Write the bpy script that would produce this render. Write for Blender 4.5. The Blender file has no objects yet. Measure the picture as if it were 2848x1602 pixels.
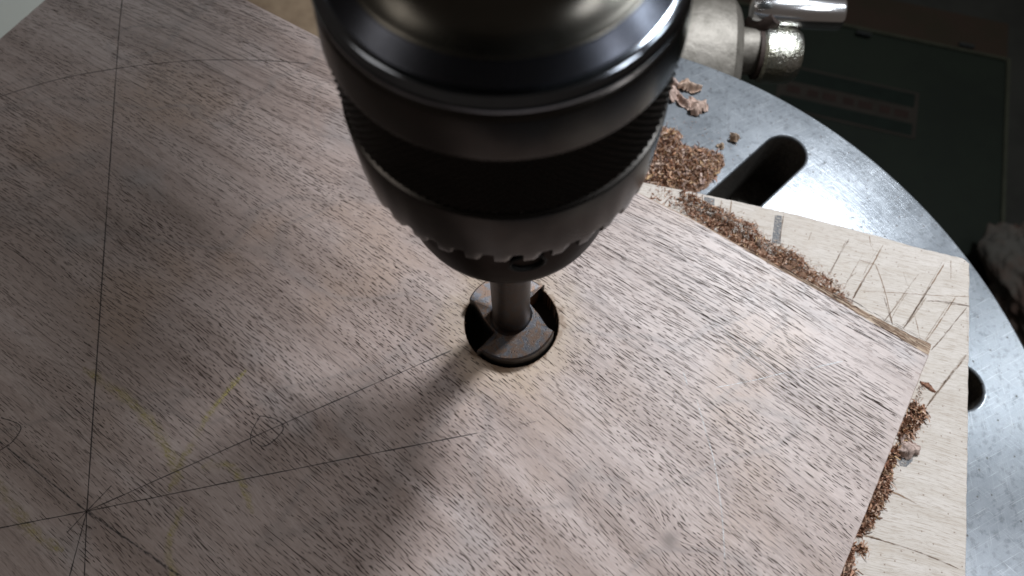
import bpy, bmesh, math, random
from mathutils import Vector, Matrix
import numpy as np
MM = 0.001
PI = math.pi
rng = random.Random(7)
C = bpy.context.scene.collection
scene = bpy.context.scene

# ------------------------------------------------------------------ camera
FPX, PITCH, ROLL = 2050.0, 1.1622705, -0.0211897
CAM = Vector((0.37, -72.79, 192.19))                      # millimetres
fw = Vector((0, math.cos(PITCH), -math.sin(PITCH))); rt = Vector((1, 0, 0)); up = rt.cross(fw)
cr, sr = math.cos(ROLL), math.sin(ROLL)
RX = rt*cr + up*sr; RY = up*cr - rt*sr
cd = bpy.data.cameras.new('camera'); cam = bpy.data.objects.new('camera', cd); C.objects.link(cam)
cam.matrix_world = Matrix.Translation(CAM*MM) @ Matrix((RX, RY, -fw)).transposed().to_4x4()
cd.sensor_width = 36; cd.lens = 36*FPX/2848
cd.clip_start = 0.01; cd.clip_end = 20
cd.dof.use_dof = True; cd.dof.focus_distance = 0.172; cd.dof.aperture_fstop = cd.lens/1.25
scene.camera = cam

# ------------------------------------------------------------------ world and lamps
w = bpy.data.worlds.new('World'); scene.world = w; w.use_nodes = True
bg = w.node_tree.nodes['Background']
bg.inputs[0].default_value = (0.86, 0.72, 0.62, 1); bg.inputs[1].default_value = 0.088

def lamp(name, loc, aim, sx, sy, energy, col):
    l = bpy.data.lights.new(name, 'AREA'); l.shape = 'RECTANGLE'; l.size = sx; l.size_y = sy
    l.energy = energy; l.color = col
    o = bpy.data.objects.new(name, l); C.objects.link(o)
    o.location = loc
    o.rotation_euler = (Vector(aim)-Vector(loc)).to_track_quat('-Z', 'Y').to_euler()
    return o
lamp('window_light', (.340, .325, .680), (0.03, 0, 0), 0.10, 0.12, 8.9, (0.90, 0.95, 1.0))
lamp('second_window_light', (.62, .17, .66), (0.06, 0, 0), 0.13, 0.15, 1.5, (0.88, 0.95, 1.0))
lamp('third_window_light', (.42, -.085, .54), (0.04, 0, 0), 0.12, 0.13, 0.8, (0.93, 0.96, 1.0))
lamp('rear_window_light', (-0.85, 1.30, 0.95), (0, 0, 0.05), 0.30, 0.55, 2.0, (0.80, 0.93, 1.0))
lamp('side_fill_light', (-1.05, 0.10, 1.35), (-0.05, 0, 0), 0.40, 0.50, 1.55, (1.0, 0.93, 0.86))  # added fill lamp that lifts the dim left side of the board

vs = scene.view_settings
vs.view_transform = 'Standard'; vs.look = 'None'; vs.exposure = 0.0; vs.gamma = 1.0

# ------------------------------------------------------------------ helpers
def at(u, v, z):
    """point in millimetres where the sight line of photo pixel (u, v) meets the level plane z"""
    d = RX*((u-1424)/FPX) - RY*((v-801)/FPX) + fw
    t = (z-CAM.z)/d.z
    return Vector((CAM.x+t*d.x, CAM.y+t*d.y, z))
def zo(ox, oy, s, pts): return [(ox+s*x, oy+s*y) for x, y in pts]
def prop(o, label=None, cat=None, group=None, kind=None):
    if label: o['label'] = label
    if cat: o['category'] = cat
    if group: o['group'] = group
    if kind: o['kind'] = kind
    return o
def empty(name, loc=(0, 0, 0)):
    o = bpy.data.objects.new(name, None); C.objects.link(o); o.location = Vector(loc)*MM; o.empty_display_size = .01
    return o
def link(name, me, mat, parent=None, smooth=False):
    o = bpy.data.objects.new(name, me); C.objects.link(o)
    if mat: me.materials.append(mat)
    if smooth:
        me.polygons.foreach_set('use_smooth', [True]*len(me.polygons))
    if parent:
        o.parent = parent; o.location = -Vector(parent.location)
    return o
def sub(o, part):
    """hang a piece under a part (every part's own origin is the world origin)"""
    o.parent = part; o.location = (0, 0, 0); return o
def mesh(name, V, F, mat, parent=None, smooth=False, tint=None):
    me = bpy.data.meshes.new(name)
    me.from_pydata([(x*MM, y*MM, z*MM) for x, y, z in V], [], F); me.update()
    if tint is not None:
        a = me.color_attributes.new('tint', 'FLOAT_COLOR', 'POINT')
        a.data.foreach_set('color', np.array(tint, dtype=np.float32).ravel())
    return link(name, me, mat, parent, smooth)
def smooth_by_angle(o, deg=35):
    me = o.data; me.polygons.foreach_set('use_smooth', [True]*len(me.polygons))
    bm = bmesh.new(); bm.from_mesh(me)
    for e in bm.edges:
        if len(e.link_faces) == 2 and e.calc_face_angle(0) > math.radians(deg): e.smooth = False
    bm.to_mesh(me); bm.free()
def lathe(name, prof, mat, parent=None, n=128, cx=0, cy=0, deg=35, mod=None):
    V = []; F = []
    for (r, z) in prof:
        for i in range(n):
            a = 2*PI*i/n; rr, zz = (r, z) if mod is None else mod(r, z, i)
            V.append((cx+rr*math.cos(a), cy+rr*math.sin(a), zz))
    for j in range(len(prof)-1):
        for i in range(n):
            k = (i+1) % n
            F.append((j*n+i, j*n+k, (j+1)*n+k, (j+1)*n+i))
    o = mesh(name, V, F, mat, parent)
    smooth_by_angle(o, deg)
    return o
def plate(name, loops, ztop, thick, bev, mat, parent=None, res=2):
    """slab with rounded edges: the first loop is the outline, the others are holes"""
    cu = bpy.data.curves.new(name, 'CURVE'); cu.dimensions = '2D'; cu.fill_mode = 'BOTH'
    cu.extrude = (thick/2-bev)*MM; cu.bevel_depth = bev*MM; cu.bevel_resolution = res; cu.offset = -bev*MM
    for L in loops:
        s = cu.splines.new('POLY'); s.points.add(len(L)-1); s.use_cyclic_u = True
        for p, q in zip(s.points, L): p.co = (q[0]*MM, q[1]*MM, 0, 1)
    t = bpy.data.objects.new('t', cu); C.objects.link(t)
    dg = bpy.context.evaluated_depsgraph_get(); dg.update()
    me = bpy.data.meshes.new_from_object(t.evaluated_get(dg)); bpy.data.objects.remove(t); bpy.data.curves.remove(cu)
    me.transform(Matrix.Translation((0, 0, (ztop-thick/2)*MM)))
    me.materials.clear()
    o = link(name, me, mat, parent); smooth_by_angle(o, 40); return o
def box(name, c, s, mat, parent=None, rot=0, bev=0, tilt=0):
    bm = bmesh.new(); bmesh.ops.create_cube(bm, size=1)
    for v in bm.verts: v.co = Vector((v.co.x*s[0], v.co.y*s[1], v.co.z*s[2]))*MM
    if bev: bmesh.ops.bevel(bm, geom=bm.edges[:], offset=bev*MM, segments=3, affect='EDGES')
    bmesh.ops.transform(bm, matrix=Matrix.Translation(Vector(c)*MM) @ Matrix.Rotation(rot, 4, 'Z') @ Matrix.Rotation(tilt, 4, 'Y'), verts=bm.verts)
    me = bpy.data.meshes.new(name); bm.to_mesh(me); bm.free()
    o = link(name, me, mat, parent); smooth_by_angle(o, 40); return o
def rod(name, prof, base, axis, mat, parent=None, n=48, deg=35):
    """lathe profile of (radius, distance along axis) about any axis"""
    ax = Vector(axis).normalized(); q = Vector((0, 0, 1)).rotation_difference(ax)
    V = []; F = []
    for (r, d) in prof:
        for i in range(n):
            a = 2*PI*i/n; p = q @ Vector((r*math.cos(a), r*math.sin(a), d)) + Vector(base); V.append(tuple(p))
    for j in range(len(prof)-1):
        for i in range(n):
            k = (i+1) % n; F.append((j*n+i, j*n+k, (j+1)*n+k, (j+1)*n+i))
    o = mesh(name, V, F, mat, parent); smooth_by_angle(o, deg); return o
def catmull(P, sub):
    out = []
    n = len(P)
    for i in range(n-1):
        p0 = P[max(i-1, 0)]; p1 = P[i]; p2 = P[i+1]; p3 = P[min(i+2, n-1)]
        for k in range(sub):
            t = k/sub
            out.append(tuple(.5*((2*p1[c])+(-p0[c]+p2[c])*t+(2*p0[c]-5*p1[c]+4*p2[c]-p3[c])*t*t+(-p0[c]+3*p1[c]-3*p2[c]+p3[c])*t**3) for c in (0, 1)))
    out.append((P[-1][0], P[-1][1])); return out
def stroke(name, P, z, width, mat, parent, sub=8, jit=0.0, taper=True):
    """thin mark lying on a surface; the 'tint' attribute carries position across it (r) and along it (g)"""
    Q = catmull(P, sub) if len(P) > 2 else [(P[0][0]+(P[1][0]-P[0][0])*t/30, P[0][1]+(P[1][1]-P[0][1])*t/30) for t in range(31)]
    V = []; F = []; T = []
    for i, q in enumerate(Q):
        a = Q[max(i-1, 0)]; b = Q[min(i+1, len(Q)-1)]
        dx, dy = b[0]-a[0], b[1]-a[1]; l = math.hypot(dx, dy) or 1
        nx, ny = -dy/l, dx/l
        ww = width/2*(1+.35*rng.uniform(-1, 1)); s = i/(len(Q)-1)
        if taper: ww *= min(1, .3+6*s, .3+6*(1-s))
        jx = rng.uniform(-jit, jit)
        for k in (-1, 0, 1):
            V.append((q[0]+nx*(k*ww+jx), q[1]+ny*(k*ww+jx), z)); T.append((abs(k), s, 0, 1))
    for i in range(len(Q)-1):
        for k in (0, 1):
            F.append((i*3+k, i*3+3+k, i*3+4+k, i*3+1+k))
    return mesh(name, V, F, mat, parent, tint=T)

# ------------------------------------------------------------------ node helpers
class NT:
    def __init__(s, name):
        s.m = bpy.data.materials.new(name); s.m.use_nodes = True; s.t = s.m.node_tree; s.t.nodes.clear()
        s.out = s.t.nodes.new('ShaderNodeOutputMaterial')
        tc = s.t.nodes.new('ShaderNodeTexCoord')
        s.pos = s.vm('SCALE', tc.outputs['Object'], scale=1000.0)        # millimetres
    def new(s, k): return s.t.nodes.new(k)
    def put(s, sock, v):
        if isinstance(v, bpy.types.NodeSocket): s.t.links.new(v, sock)
        elif v is not None:
            if hasattr(sock.default_value, '__len__') and not hasattr(v, '__len__'): v = (v,)*len(sock.default_value)
            if hasattr(sock.default_value, '__len__') and len(sock.default_value) == 4 and len(v) == 3: v = tuple(v)+(1,)
            sock.default_value = v
    def vm(s, op, a, b=None, scale=None):
        n = s.new('ShaderNodeVectorMath'); n.operation = op; s.put(n.inputs[0], a)
        if b is not None: s.put(n.inputs[1], b)
        if scale is not None: s.put(n.inputs['Scale'], scale)
        return n.outputs[1] if op in ('LENGTH', 'DISTANCE', 'DOT_PRODUCT') else n.outputs[0]
    def m_(s, op, a, b=None, c=None, clamp=False):
        n = s.new('ShaderNodeMath'); n.operation = op; n.use_clamp = clamp
        s.put(n.inputs[0], a)
        if b is not None: s.put(n.inputs[1], b)
        if c is not None: s.put(n.inputs[2], c)
        return n.outputs[0]
    def rot(s, v, deg):
        n = s.new('ShaderNodeVectorRotate'); n.rotation_type = 'Z_AXIS'; s.put(n.inputs['Vector'], v); n.inputs['Angle'].default_value = math.radians(deg)
        return n.outputs[0]
    def noise(s, v, sc=1.0, det=3, rough=.5, dist=0):
        n = s.new('ShaderNodeTexNoise'); s.put(n.inputs['Vector'], v); n.inputs['Scale'].default_value = sc
        n.inputs['Detail'].default_value = det; n.inputs['Roughness'].default_value = rough; n.inputs['Distortion'].default_value = dist
        return n.outputs[0]
    def vor(s, v, sc=1.0, rand=1.0, dim='2D'):
        n = s.new('ShaderNodeTexVoronoi'); n.voronoi_dimensions = dim; s.put(n.inputs['Vector'], v); n.inputs['Scale'].default_value = sc
        n.inputs['Randomness'].default_value = rand
        return n.outputs['Distance'], n.outputs['Color']
    def ramp(s, f, stops, interp='LINEAR'):
        n = s.new('ShaderNodeValToRGB'); s.put(n.inputs[0], f); cr = n.color_ramp; cr.interpolation = interp
        while len(cr.elements) < len(stops): cr.elements.new(.5)
        for e, (p, c) in zip(cr.elements, stops):
            e.position = p; e.color = (c, c, c, 1) if not hasattr(c, '__len__') else tuple(c)+(1,)
        return n.outputs[0]
    def sm(s, v, a, b, lo=0.0, hi=1.0):
        n = s.new('ShaderNodeMapRange'); n.interpolation_type = 'SMOOTHSTEP'; s.put(n.inputs[0], v)
        for i, x in zip((1, 2, 3, 4), (a, b, lo, hi)): s.put(n.inputs[i], x)
        return n.outputs[0]
    def mix(s, f, a, b, mode='MIX'):
        n = s.new('ShaderNodeMix'); n.data_type = 'RGBA'; n.blend_type = mode
        s.put(n.inputs[0], f); s.put(n.inputs[6], a); s.put(n.inputs[7], b)
        return n.outputs[2]
    def scl(s, v, xyz): return s.vm('MULTIPLY', v, xyz)
    def sep(s, v):
        n = s.new('ShaderNodeSeparateXYZ'); s.put(n.inputs[0], v); return n.outputs
    def comb(s, x, y, z=0.0):
        n = s.new('ShaderNodeCombineXYZ'); s.put(n.inputs[0], x); s.put(n.inputs[1], y); s.put(n.inputs[2], z); return n.outputs[0]
    def attr(s, name='tint'):
        n = s.new('ShaderNodeAttribute'); n.attribute_name = name; return n.outputs['Color']
    def bump(s, h, strength=.3, dist=.1, normal=None):
        n = s.new('ShaderNodeBump'); s.put(n.inputs['Height'], h); n.inputs['Strength'].default_value = strength
        n.inputs['Distance'].default_value = dist*MM
        if normal is not None: s.put(n.inputs['Normal'], normal)
        return n.outputs[0]
    def bsdf(s, col, rough=.5, metal=0.0, normal=None, alpha=None, aniso=None, spec=None, tangent=None, coat=None):
        n = s.new('ShaderNodeBsdfPrincipled'); s.put(n.inputs['Base Color'], col); s.put(n.inputs['Roughness'], rough); s.put(n.inputs['Metallic'], metal)
        if normal is not None: s.put(n.inputs['Normal'], normal)
        if alpha is not None: s.put(n.inputs['Alpha'], alpha)
        if aniso is not None: s.put(n.inputs['Anisotropic'], aniso)
        if tangent is not None: s.put(n.inputs['Tangent'], tangent)
        if spec is not None: s.put(n.inputs['Specular IOR Level'], spec)
        if coat is not None: s.put(n.inputs['Coat Weight'], coat)
        s.t.links.new(n.outputs[0], s.out.inputs[0]); return s.m

# ------------------------------------------------------------------ materials
def walnut():
    n = NT('walnut'); P = n.pos
    # grain frame: x along the grain (34 degrees clockwise from world x), gently bent
    bend = n.noise(P, .010, 2, .4); bend2 = n.noise(P, .045, 2, .5)
    r = n.rot(P, 37.0); X = n.sep(r)
    fan = n.m_('ADD', n.m_('MULTIPLY', X[0], .02), n.m_('MULTIPLY', n.m_('MULTIPLY', X[0], X[0]), .00045))
    fan = n.m_('SUBTRACT', fan, n.m_('MULTIPLY', n.m_('MULTIPLY', X[0], n.m_('MAXIMUM', X[1], -22.0)), .002))
    far = n.sm(X[1], -25, 45, 0, 1)                       # towards the far edge the figure runs straight and fine
    y = n.m_('ADD', n.m_('ADD', X[1], fan), n.m_('MULTIPLY', n.m_('SUBTRACT', bend, .5), 12.0))
    y = n.m_('ADD', y, n.m_('MULTIPLY', n.m_('SUBTRACT', bend2, .5), 2.2))
    # small knot that pushes the grain lines round it
    kp = at(1862, 1502, 0); kd = n.vm('DISTANCE', P, (kp.x, kp.y, 0))
    y = n.m_('ADD', y, n.m_('MULTIPLY', n.sm(kd, 0, 13, 1, 0), 3.2))
    G = n.comb(X[0], y, 0.0)
    broad = n.noise(n.scl(G, (.006, .07, 1)), 1, 4, .6)
    streak = n.noise(n.scl(G, (.012, .42, 1)), 1, 6, .68)
    fine = n.noise(n.scl(G, (.22, 3.4, 1)), 1, 3, .6)
    fibre = n.noise(n.scl(G, (1.0, 7.0, 1)), 1, 2, .7)
    patch = n.noise(P, .022, 3, .5)
    hair = n.noise(n.scl(G, (.010, 1.5, 1)), 1, 4, .6)
    hmask = n.noise(n.scl(G, (.008, .09, 1)), 1, 3, .6)
    col = n.ramp(broad, [(.30, (.205, .150, .125)), (.44, (.320, .245, .215)), (.58, (.405, .325, .295)), (.74, (.47, .395, .37))])
    col = n.mix(n.m_('MULTIPLY', n.sm(streak, .50, .68, 0, .8), n.m_('ADD', .40, n.m_('MULTIPLY', far, .6))), col, (.150, .104, .090))
    col = n.mix(n.sm(streak, .42, .25, 0, .45), col, (.47, .395, .375))
    col = n.mix(n.sm(patch, .53, .68, 0, .6), col, (.325, .225, .165))          # tan patches
    col = n.mix(n.sm(patch, .42, .28, 0, .55), col, (.285, .275, .280))          # grey patches
    hk = n.m_('MULTIPLY', n.sm(hair, .53, .62), n.m_('MULTIPLY', n.sm(hmask, .42, .58, .25, 1), n.m_('ADD', .36, n.m_('MULTIPLY', far, .45))))
    col = n.mix(hk, col, (.095, .066, .056))
    # wavy grey figure lines crossing the grain
    wv = n.noise(n.scl(n.rot(P, -12), (.013, .024, 1)), 1, 2, .5, .6)
    line = n.sm(n.m_('ABSOLUTE', n.m_('SUBTRACT', wv, .5)), 0.0, .022, 1, 0)
    col = n.mix(n.m_('MULTIPLY', line, .30), col, (.16, .145, .14))
    col = n.mix(n.sm(fine, .35, .68, .0, .42), col, (.19, .14, .125))
    col = n.mix(n.m_('MULTIPLY', n.sm(fibre, .5, .75), .28), col, (.56, .50, .48))
    # open pores: short dark dashes along the grain
    dens = n.noise(n.scl(G, (.012, .11, 1)), 1, 3, .6)
    pores = None
    for k, (lx, ly, th, off) in enumerate([(8.0, .66, .125, 0), (6.0, .52, .13, 31.7), (13.0, .80, .115, 77.1)]):
        g = n.comb(n.m_('ADD', n.m_('DIVIDE', X[0], lx), off), n.m_('ADD', n.m_('DIVIDE', y, ly), off))
        d, c = n.vor(g)
        rv = n.sep(c)[0]
        t = n.m_('MULTIPLY', n.m_('MULTIPLY', n.sm(dens, .36, .56, .45, 1.1), n.m_('SUBTRACT', 1.0, n.m_('MULTIPLY', far, .22))), th)
        t = n.m_('MULTIPLY', t, n.sm(rv, .12, .8, .2, 1.25))
        p = n.sm(d, n.m_('MULTIPLY', t, 1.15), n.m_('MULTIPLY', t, .55), 0, 1)
        pores = p if pores is None else n.m_('MAXIMUM', pores, p)
    # fading of pores with slow noise
    pores = n.m_('MULTIPLY', pores, n.m_('MULTIPLY', n.sm(n.noise(P, .018, 2), .3, .5, .65, 1), n.m_('SUBTRACT', 1.0, n.m_('MULTIPLY', far, .35))))
    col = n.mix(n.m_('MULTIPLY', pores, .30), col, (.05, .035, .03))
    # heat and fine dust round the bored hole
    hd = n.vm('LENGTH', n.comb(n.sep(P)[0], n.sep(P)[1], 0))
    hn = n.noise(P, .16, 4, .6)
    hd2 = n.m_('ADD', hd, n.m_('MULTIPLY', n.m_('SUBTRACT', hn, .5), 16.0))
    tan = n.m_('MULTIPLY', n.sm(hd2, 26, 12.5, 0, 1), n.m_('SUBTRACT', 1.0, n.m_('MULTIPLY', pores, .8)))
    col = n.mix(n.m_('MULTIPLY', tan, .30), col, (.46, .34, .19))
    col = n.mix(n.sm(hd2, 14.6, 12.6, 0, .7), col, (.16, .09, .045))
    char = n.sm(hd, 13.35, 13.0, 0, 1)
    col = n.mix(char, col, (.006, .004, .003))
    # a few pale rub marks and knot heart
    col = n.mix(n.sm(kd, 0, 3.4, .7, 0), col, (.10, .075, .065))
    h = n.m_('SUBTRACT', n.m_('MULTIPLY', fibre, .12), n.m_('MULTIPLY', pores, .9))
    nb = n.bump(h, .55, .16)
    return n.bsdf(col, n.m_('ADD', n.sm(fibre, .2, .8, .40, .52), n.m_('MULTIPLY', char, .3)), 0, nb, spec=n.m_('MULTIPLY', n.m_('SUBTRACT', 1.0, char), .62))
def edge_walnut():
    n = NT('walnut_edge'); P = n.pos; r = n.rot(P, 35.5)
    a = n.noise(n.scl(r, (.10, 3.0, 2.0)), 1, 4, .65); b = n.noise(n.scl(r, (.6, 8, 6)), 1, 3, .7)
    col = n.ramp(a, [(.38, (.10, .055, .035)), (.5, (.27, .185, .13)), (.62, (.46, .37, .28))])
    col = n.mix(n.sm(b, .5, .65, 0, .6), col, (.09, .05, .03))
    return n.bsdf(col, .7, 0, n.bump(b, .6, .25), spec=.25)
def birch():
    n = NT('birch_ply'); P = n.pos; r = n.rot(P, 16.0)
    wp = n.noise(P, .03, 2); X = n.sep(r); y = n.m_('ADD', X[1], n.m_('MULTIPLY', wp, 4.0)); G = n.comb(X[0], y)
    a = n.noise(n.scl(G, (.02, .25, 1)), 1, 4, .6); b = n.noise(n.scl(G, (.16, 3.2, 1)), 1, 4, .65); c = n.noise(n.scl(G, (.45, 7, 1)), 1, 2, .6)
    col = n.ramp(a, [(.25, (.41, .36, .315)), (.5, (.465, .42, .38)), (.75, (.52, .475, .44))])
    col = n.mix(n.sm(b, .46, .66, 0, .7), col, (.30, .25, .20))
    col = n.mix(n.sm(c, .54, .70, 0, .65), col, (.22, .17, .13))
    col = n.mix(n.sm(n.noise(P, .06, 4, .6), .55, .75, 0, .35), col, (.40, .335, .27))
    d, k = n.vor(n.scl(P, (.35, .35, 1)), 1)
    sp = n.m_('MULTIPLY', n.sm(d, .10, .05), n.sm(n.sep(k)[0], .72, .75))
    col = n.mix(n.m_('MULTIPLY', sp, .7), col, (.16, .11, .08))
    return n.bsdf(col, .62, 0, n.bump(n.m_('ADD', n.m_('MULTIPLY', b, .6), n.m_('MULTIPLY', c, .5)), .45, .14), spec=.3)
def ply_edge():
    n = NT('ply_edge'); z = n.sep(n.pos)[2]; b = n.noise(n.scl(n.pos, (1, 1, 4)), 1, 3)
    lay = n.m_('FRACT', n.m_('MULTIPLY', z, .7))
    return n.bsdf(n.mix(n.sm(lay, .45, .55), (.50, .40, .28), (.30, .21, .13)), .8, 0, n.bump(b, .4, .2))
def table_metal():
    n = NT('ground_cast_iron'); P = n.pos
    Q = n.vm('SUBTRACT', P, (1.7, -33.9, 0)); Q = n.comb(n.sep(Q)[0], n.sep(Q)[1])
    X = n.sep(Q); rad = n.vm('LENGTH', Q); ang = n.m_('ARCTAN2', X[1], X[0])
    rn = n.noise(n.comb(n.m_('MULTIPLY', rad, 3.2), n.m_('MULTIPLY', ang, 3.0)), 1, 4, .6)
    s1 = n.noise(n.scl(n.rot(P, -25), (.07, 3.0, 1)), 1, 4, .7)
    s2 = n.noise(n.scl(n.rot(P, 48), (.07, 3.5, 1)), 1, 4, .7)
    s3 = n.noise(n.scl(n.rot(P, 95), (.05, 4.0, 1)), 1, 4, .7)
    mot = n.noise(P, .06, 5, .65); mot2 = n.noise(P, .45, 4, .65)
    col = n.ramp(mot, [(.3, (.23, .25, .275)), (.5, (.265, .285, .31)), (.7, (.30, .32, .345))])
    col = n.mix(n.sm(mot2, .50, .66, 0, .45), col, (.12, .127, .138))
    sc = n.m_('MAXIMUM', n.m_('MAXIMUM', n.sm(s1, .56, .66), n.sm(s2, .58, .68)), n.sm(s3, .58, .70))
    col = n.mix(n.m_('MULTIPLY', sc, .55), col, (.46, .48, .50))
    d, k = n.vor(n.scl(P, (.28, .28, 1)), 1)
    sp = n.m_('MULTIPLY', n.sm(d, .13, .05), n.sm(n.sep(k)[1], .80, .84))
    d2, k2 = n.vor(n.scl(P, (.9, .9, 1)), 1)
    sp2 = n.m_('MULTIPLY', n.m_('MULTIPLY', n.sm(d2, .22, .1), n.sm(n.sep(k2)[1], .84, .88)), n.sm(mot, .52, .62))
    sp = n.m_('MAXIMUM', sp, sp2)
    col = n.mix(n.m_('MULTIPLY', sp, .8), col, (.07, .06, .055))
    rough = n.m_('ADD', n.sm(mot, .3, .7, .34, .40), n.m_('MULTIPLY', sp, .3))
    h = n.m_('ADD', n.m_('ADD', n.m_('MULTIPLY', rn, .9), n.m_('MULTIPLY', s2, .5)), n.m_('ADD', n.m_('MULTIPLY', s1, .5), n.m_('MULTIPLY', mot2, .25)))
    nb = n.bump(h, .55, .045)
    n.bsdf(n.mix(1, col, (.68,)*3, 'MULTIPLY'), .80, 1.0, nb); a = n.out.inputs[0].links[0].from_socket
    n.bsdf(n.mix(1, col, (2.2,)*3, 'MULTIPLY'), n.m_('SUBTRACT', rough, .17), 1.0, nb); b = n.out.inputs[0].links[0].from_socket
    mx = n.new('ShaderNodeMixShader'); mx.inputs[0].default_value = .08
    n.t.links.new(a, mx.inputs[1]); n.t.links.new(b, mx.inputs[2]); n.t.links.new(mx.outputs[0], n.out.inputs[0])
    return n.m
def cast_iron():
    n = NT('rough_slot_wall'); a = n.noise(n.pos, .8, 5, .7)
    return n.bsdf(n.ramp(a, [(.3, (.05, .045, .04)), (.6, (.12, .11, .10)), (.8, (.26, .24, .21))]), .6, .5, n.bump(a, .8, .5))
def chuck_metal(name, base, rough, metal=1.0, edge=1.0):
    n = NT(name); P = n.pos; X = n.sep(P); ang = n.m_('ARCTAN2', X[1], X[0])
    br = n.noise(n.comb(n.m_('MULTIPLY', ang, 1.5), n.m_('MULTIPLY', X[2], 3.5)), 1, 4, .7)
    sm = n.noise(P, .12, 4, .6)
    col = n.mix(n.sm(sm, .4, .7, 0, .5), base, tuple(b*.55 for b in base))
    col = n.mix(n.sm(n.noise(P, .9, 4, .7), .62, .75, 0, .35), col, (base[0]*1.6, base[1]*1.15, base[2]*.9))
    r = n.m_('ADD', rough, n.m_('MULTIPLY', n.m_('SUBTRACT', sm, .5), .22))
    n.bsdf(col, n.m_('MAXIMUM', r, .05), metal, n.bump(br, .12, .03))
    n.out.inputs[0].links[0].from_node.inputs['Specular Tint'].default_value = (edge, edge, edge, 1)
    return n.m
def bit_metal(name='tempered_bit_steel', dark=1.0):
    n = NT(name); P = n.pos
    t = n.noise(P, .26, 4, .65, .6)
    col = n.ramp(t, [(.32, (.20*dark, .20*dark, .24*dark)), (.44, (.25*dark, .24*dark, .25*dark)), (.54, (.33*dark, .21*dark, .15*dark)), (.64, (.30*dark, .25*dark, .23*dark)), (.74, (.20*dark, .22*dark, .30*dark))])
    d, k = n.vor(n.scl(P, (1.3, 1.3, 1.3)), 1, 1, '3D')
    sp = n.m_('MULTIPLY', n.sm(d, .30, .12), n.sm(n.sep(k)[0], .45, .5))
    col = n.mix(n.m_('MULTIPLY', sp, .85), col, (.025, .02, .02))
    f = n.noise(P, 4.0, 3, .7)
    col = n.mix(n.sm(f, .62, .72, 0, .5), col, (.45, .43, .42))
    return n.bsdf(col, n.sm(f, .3, .7, .36, .5), .85, n.bump(n.m_('SUBTRACT', f, sp), .5, .06))
def simple(name, col, rough, metal=0.0, nscale=.3, amt=.4, col2=None, bs=.3, bd=.2, spec=None):
    n = NT(name); a = n.noise(n.pos, nscale, 5, .65); b = n.noise(n.pos, nscale*8, 3, .6)
    c2 = col2 or tuple(x*.55 for x in col)
    c = n.mix(n.m_('MULTIPLY', n.sm(a, .35, .65), amt*1.0), col, c2)
    return n.bsdf(c, rough, metal, n.bump(n.m_('ADD', a, n.m_('MULTIPLY', b, .4)), bs, bd), spec=spec)
def mark(name, col, op, sc=(1.2, 1.2), lo=.35, hi=.6, soft=True, along=None, spec=.3, along_min=.3):
    """pencil, chalk and scratch marks: grains of pigment, the wood shows between them"""
    n = NT(name); P = n.pos
    a = n.noise(n.scl(n.rot(P, 35.5), (sc[0], sc[1], 1)), 1, 3, .7)
    al = n.sm(a, lo, hi, 0, op)
    if soft: al = n.m_('MULTIPLY', al, n.sm(n.sep(n.attr())[0], 1.0, .15, 0, 1))
    if along is not None:
        b = n.noise(P, along, 2, .5); al = n.m_('MULTIPLY', al, n.sm(b, .35, .58, along_min, 1))
    return n.bsdf(col, .7, 0, alpha=al, spec=spec)
def shaving_mat():
    n = NT('walnut_shavings'); b = n.noise(n.pos, 3.0, 3, .7)
    c = n.mix(n.sm(b, .35, .7, 0, .35), n.attr(), (.16, .08, .05))
    return n.bsdf(c, .72, 0, n.bump(b, .5, .1), spec=.25)

M_WAL = walnut(); M_EDGE = edge_walnut(); M_PLY = birch(); M_TAB = table_metal(); M_CAST = cast_iron()
M_BAND = chuck_metal('dark_chuck_steel', (.050, .046, .043), .23, edge=.8)
M_KNURL = chuck_metal('knurled_chuck_steel', (.040, .036, .033), .40, edge=.6)
M_RIM = chuck_metal('polished_rim_steel', (.13, .142, .16), .11)
M_BEV = chuck_metal('blued_shoulder_steel', (.040, .043, .052), .24, edge=.42)
M_TOP = chuck_metal('worn_top_steel', (.075, .071, .062), .24)
M_NOSE = chuck_metal('nose_steel', (.046, .040, .037), .36, edge=.42)
M_HOLE = simple('key_hole_dark', (.01, .01, .01), .8)
M_BIT = bit_metal(dark=.34); M_BITS = bit_metal('shank_steel', .13)
M_BITW = simple('rusty_flute_steel', (.22, .09, .04), .5, .6, .5, .8, (.05, .03, .02))
M_BITD = simple('dark_bit_side', (.035, .033, .032), .38, .7, .6, .6)  # darker steel on the upright sides of the cutter
M_PENCIL = mark('pencil_graphite', (.040, .037, .040), .86, (1.6, 2.6), .22, .50)
M_PENCILH = mark('heavy_pencil_graphite', (.055, .052, .055), .9, (1.0, 2.2), .32, .62)
M_FAINT = mark('faint_pencil', (.07, .065, .07), .55, (1.6, 2.6), .38, .70)
M_CHALK = mark('yellow_chalk', (.50, .43, .15), .52, (.45, 2.6), .36, .66, along=.12)
M_BRCH = mark('bright_yellow_chalk', (.70, .61, .22), .8, (.5, 3.2), .42, .62, along=.15)
M_SCR = mark('pale_scratch', (.80, .80, .80), .62, (2.0, 2.0), .30, .55, along=.10)
M_CUT = mark('brown_knife_cut', (.22, .135, .08), .85, (1.3, 1.3), .20, .48, along=.22)
M_CUTD = mark('dark_knife_cut', (.15, .10, .07), .85, (1.1, 1.1), .18, .42, along=.3)
M_CUTF = mark('faint_knife_cut', (.27, .19, .13), .6, (1.5, 1.5), .26, .56, along=.2)
M_GREY = mark('grey_marker', (.115, .125, .14), .84, (.8, 4.2), .32, .60, soft=False)
M_SHAV = shaving_mat()

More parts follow.
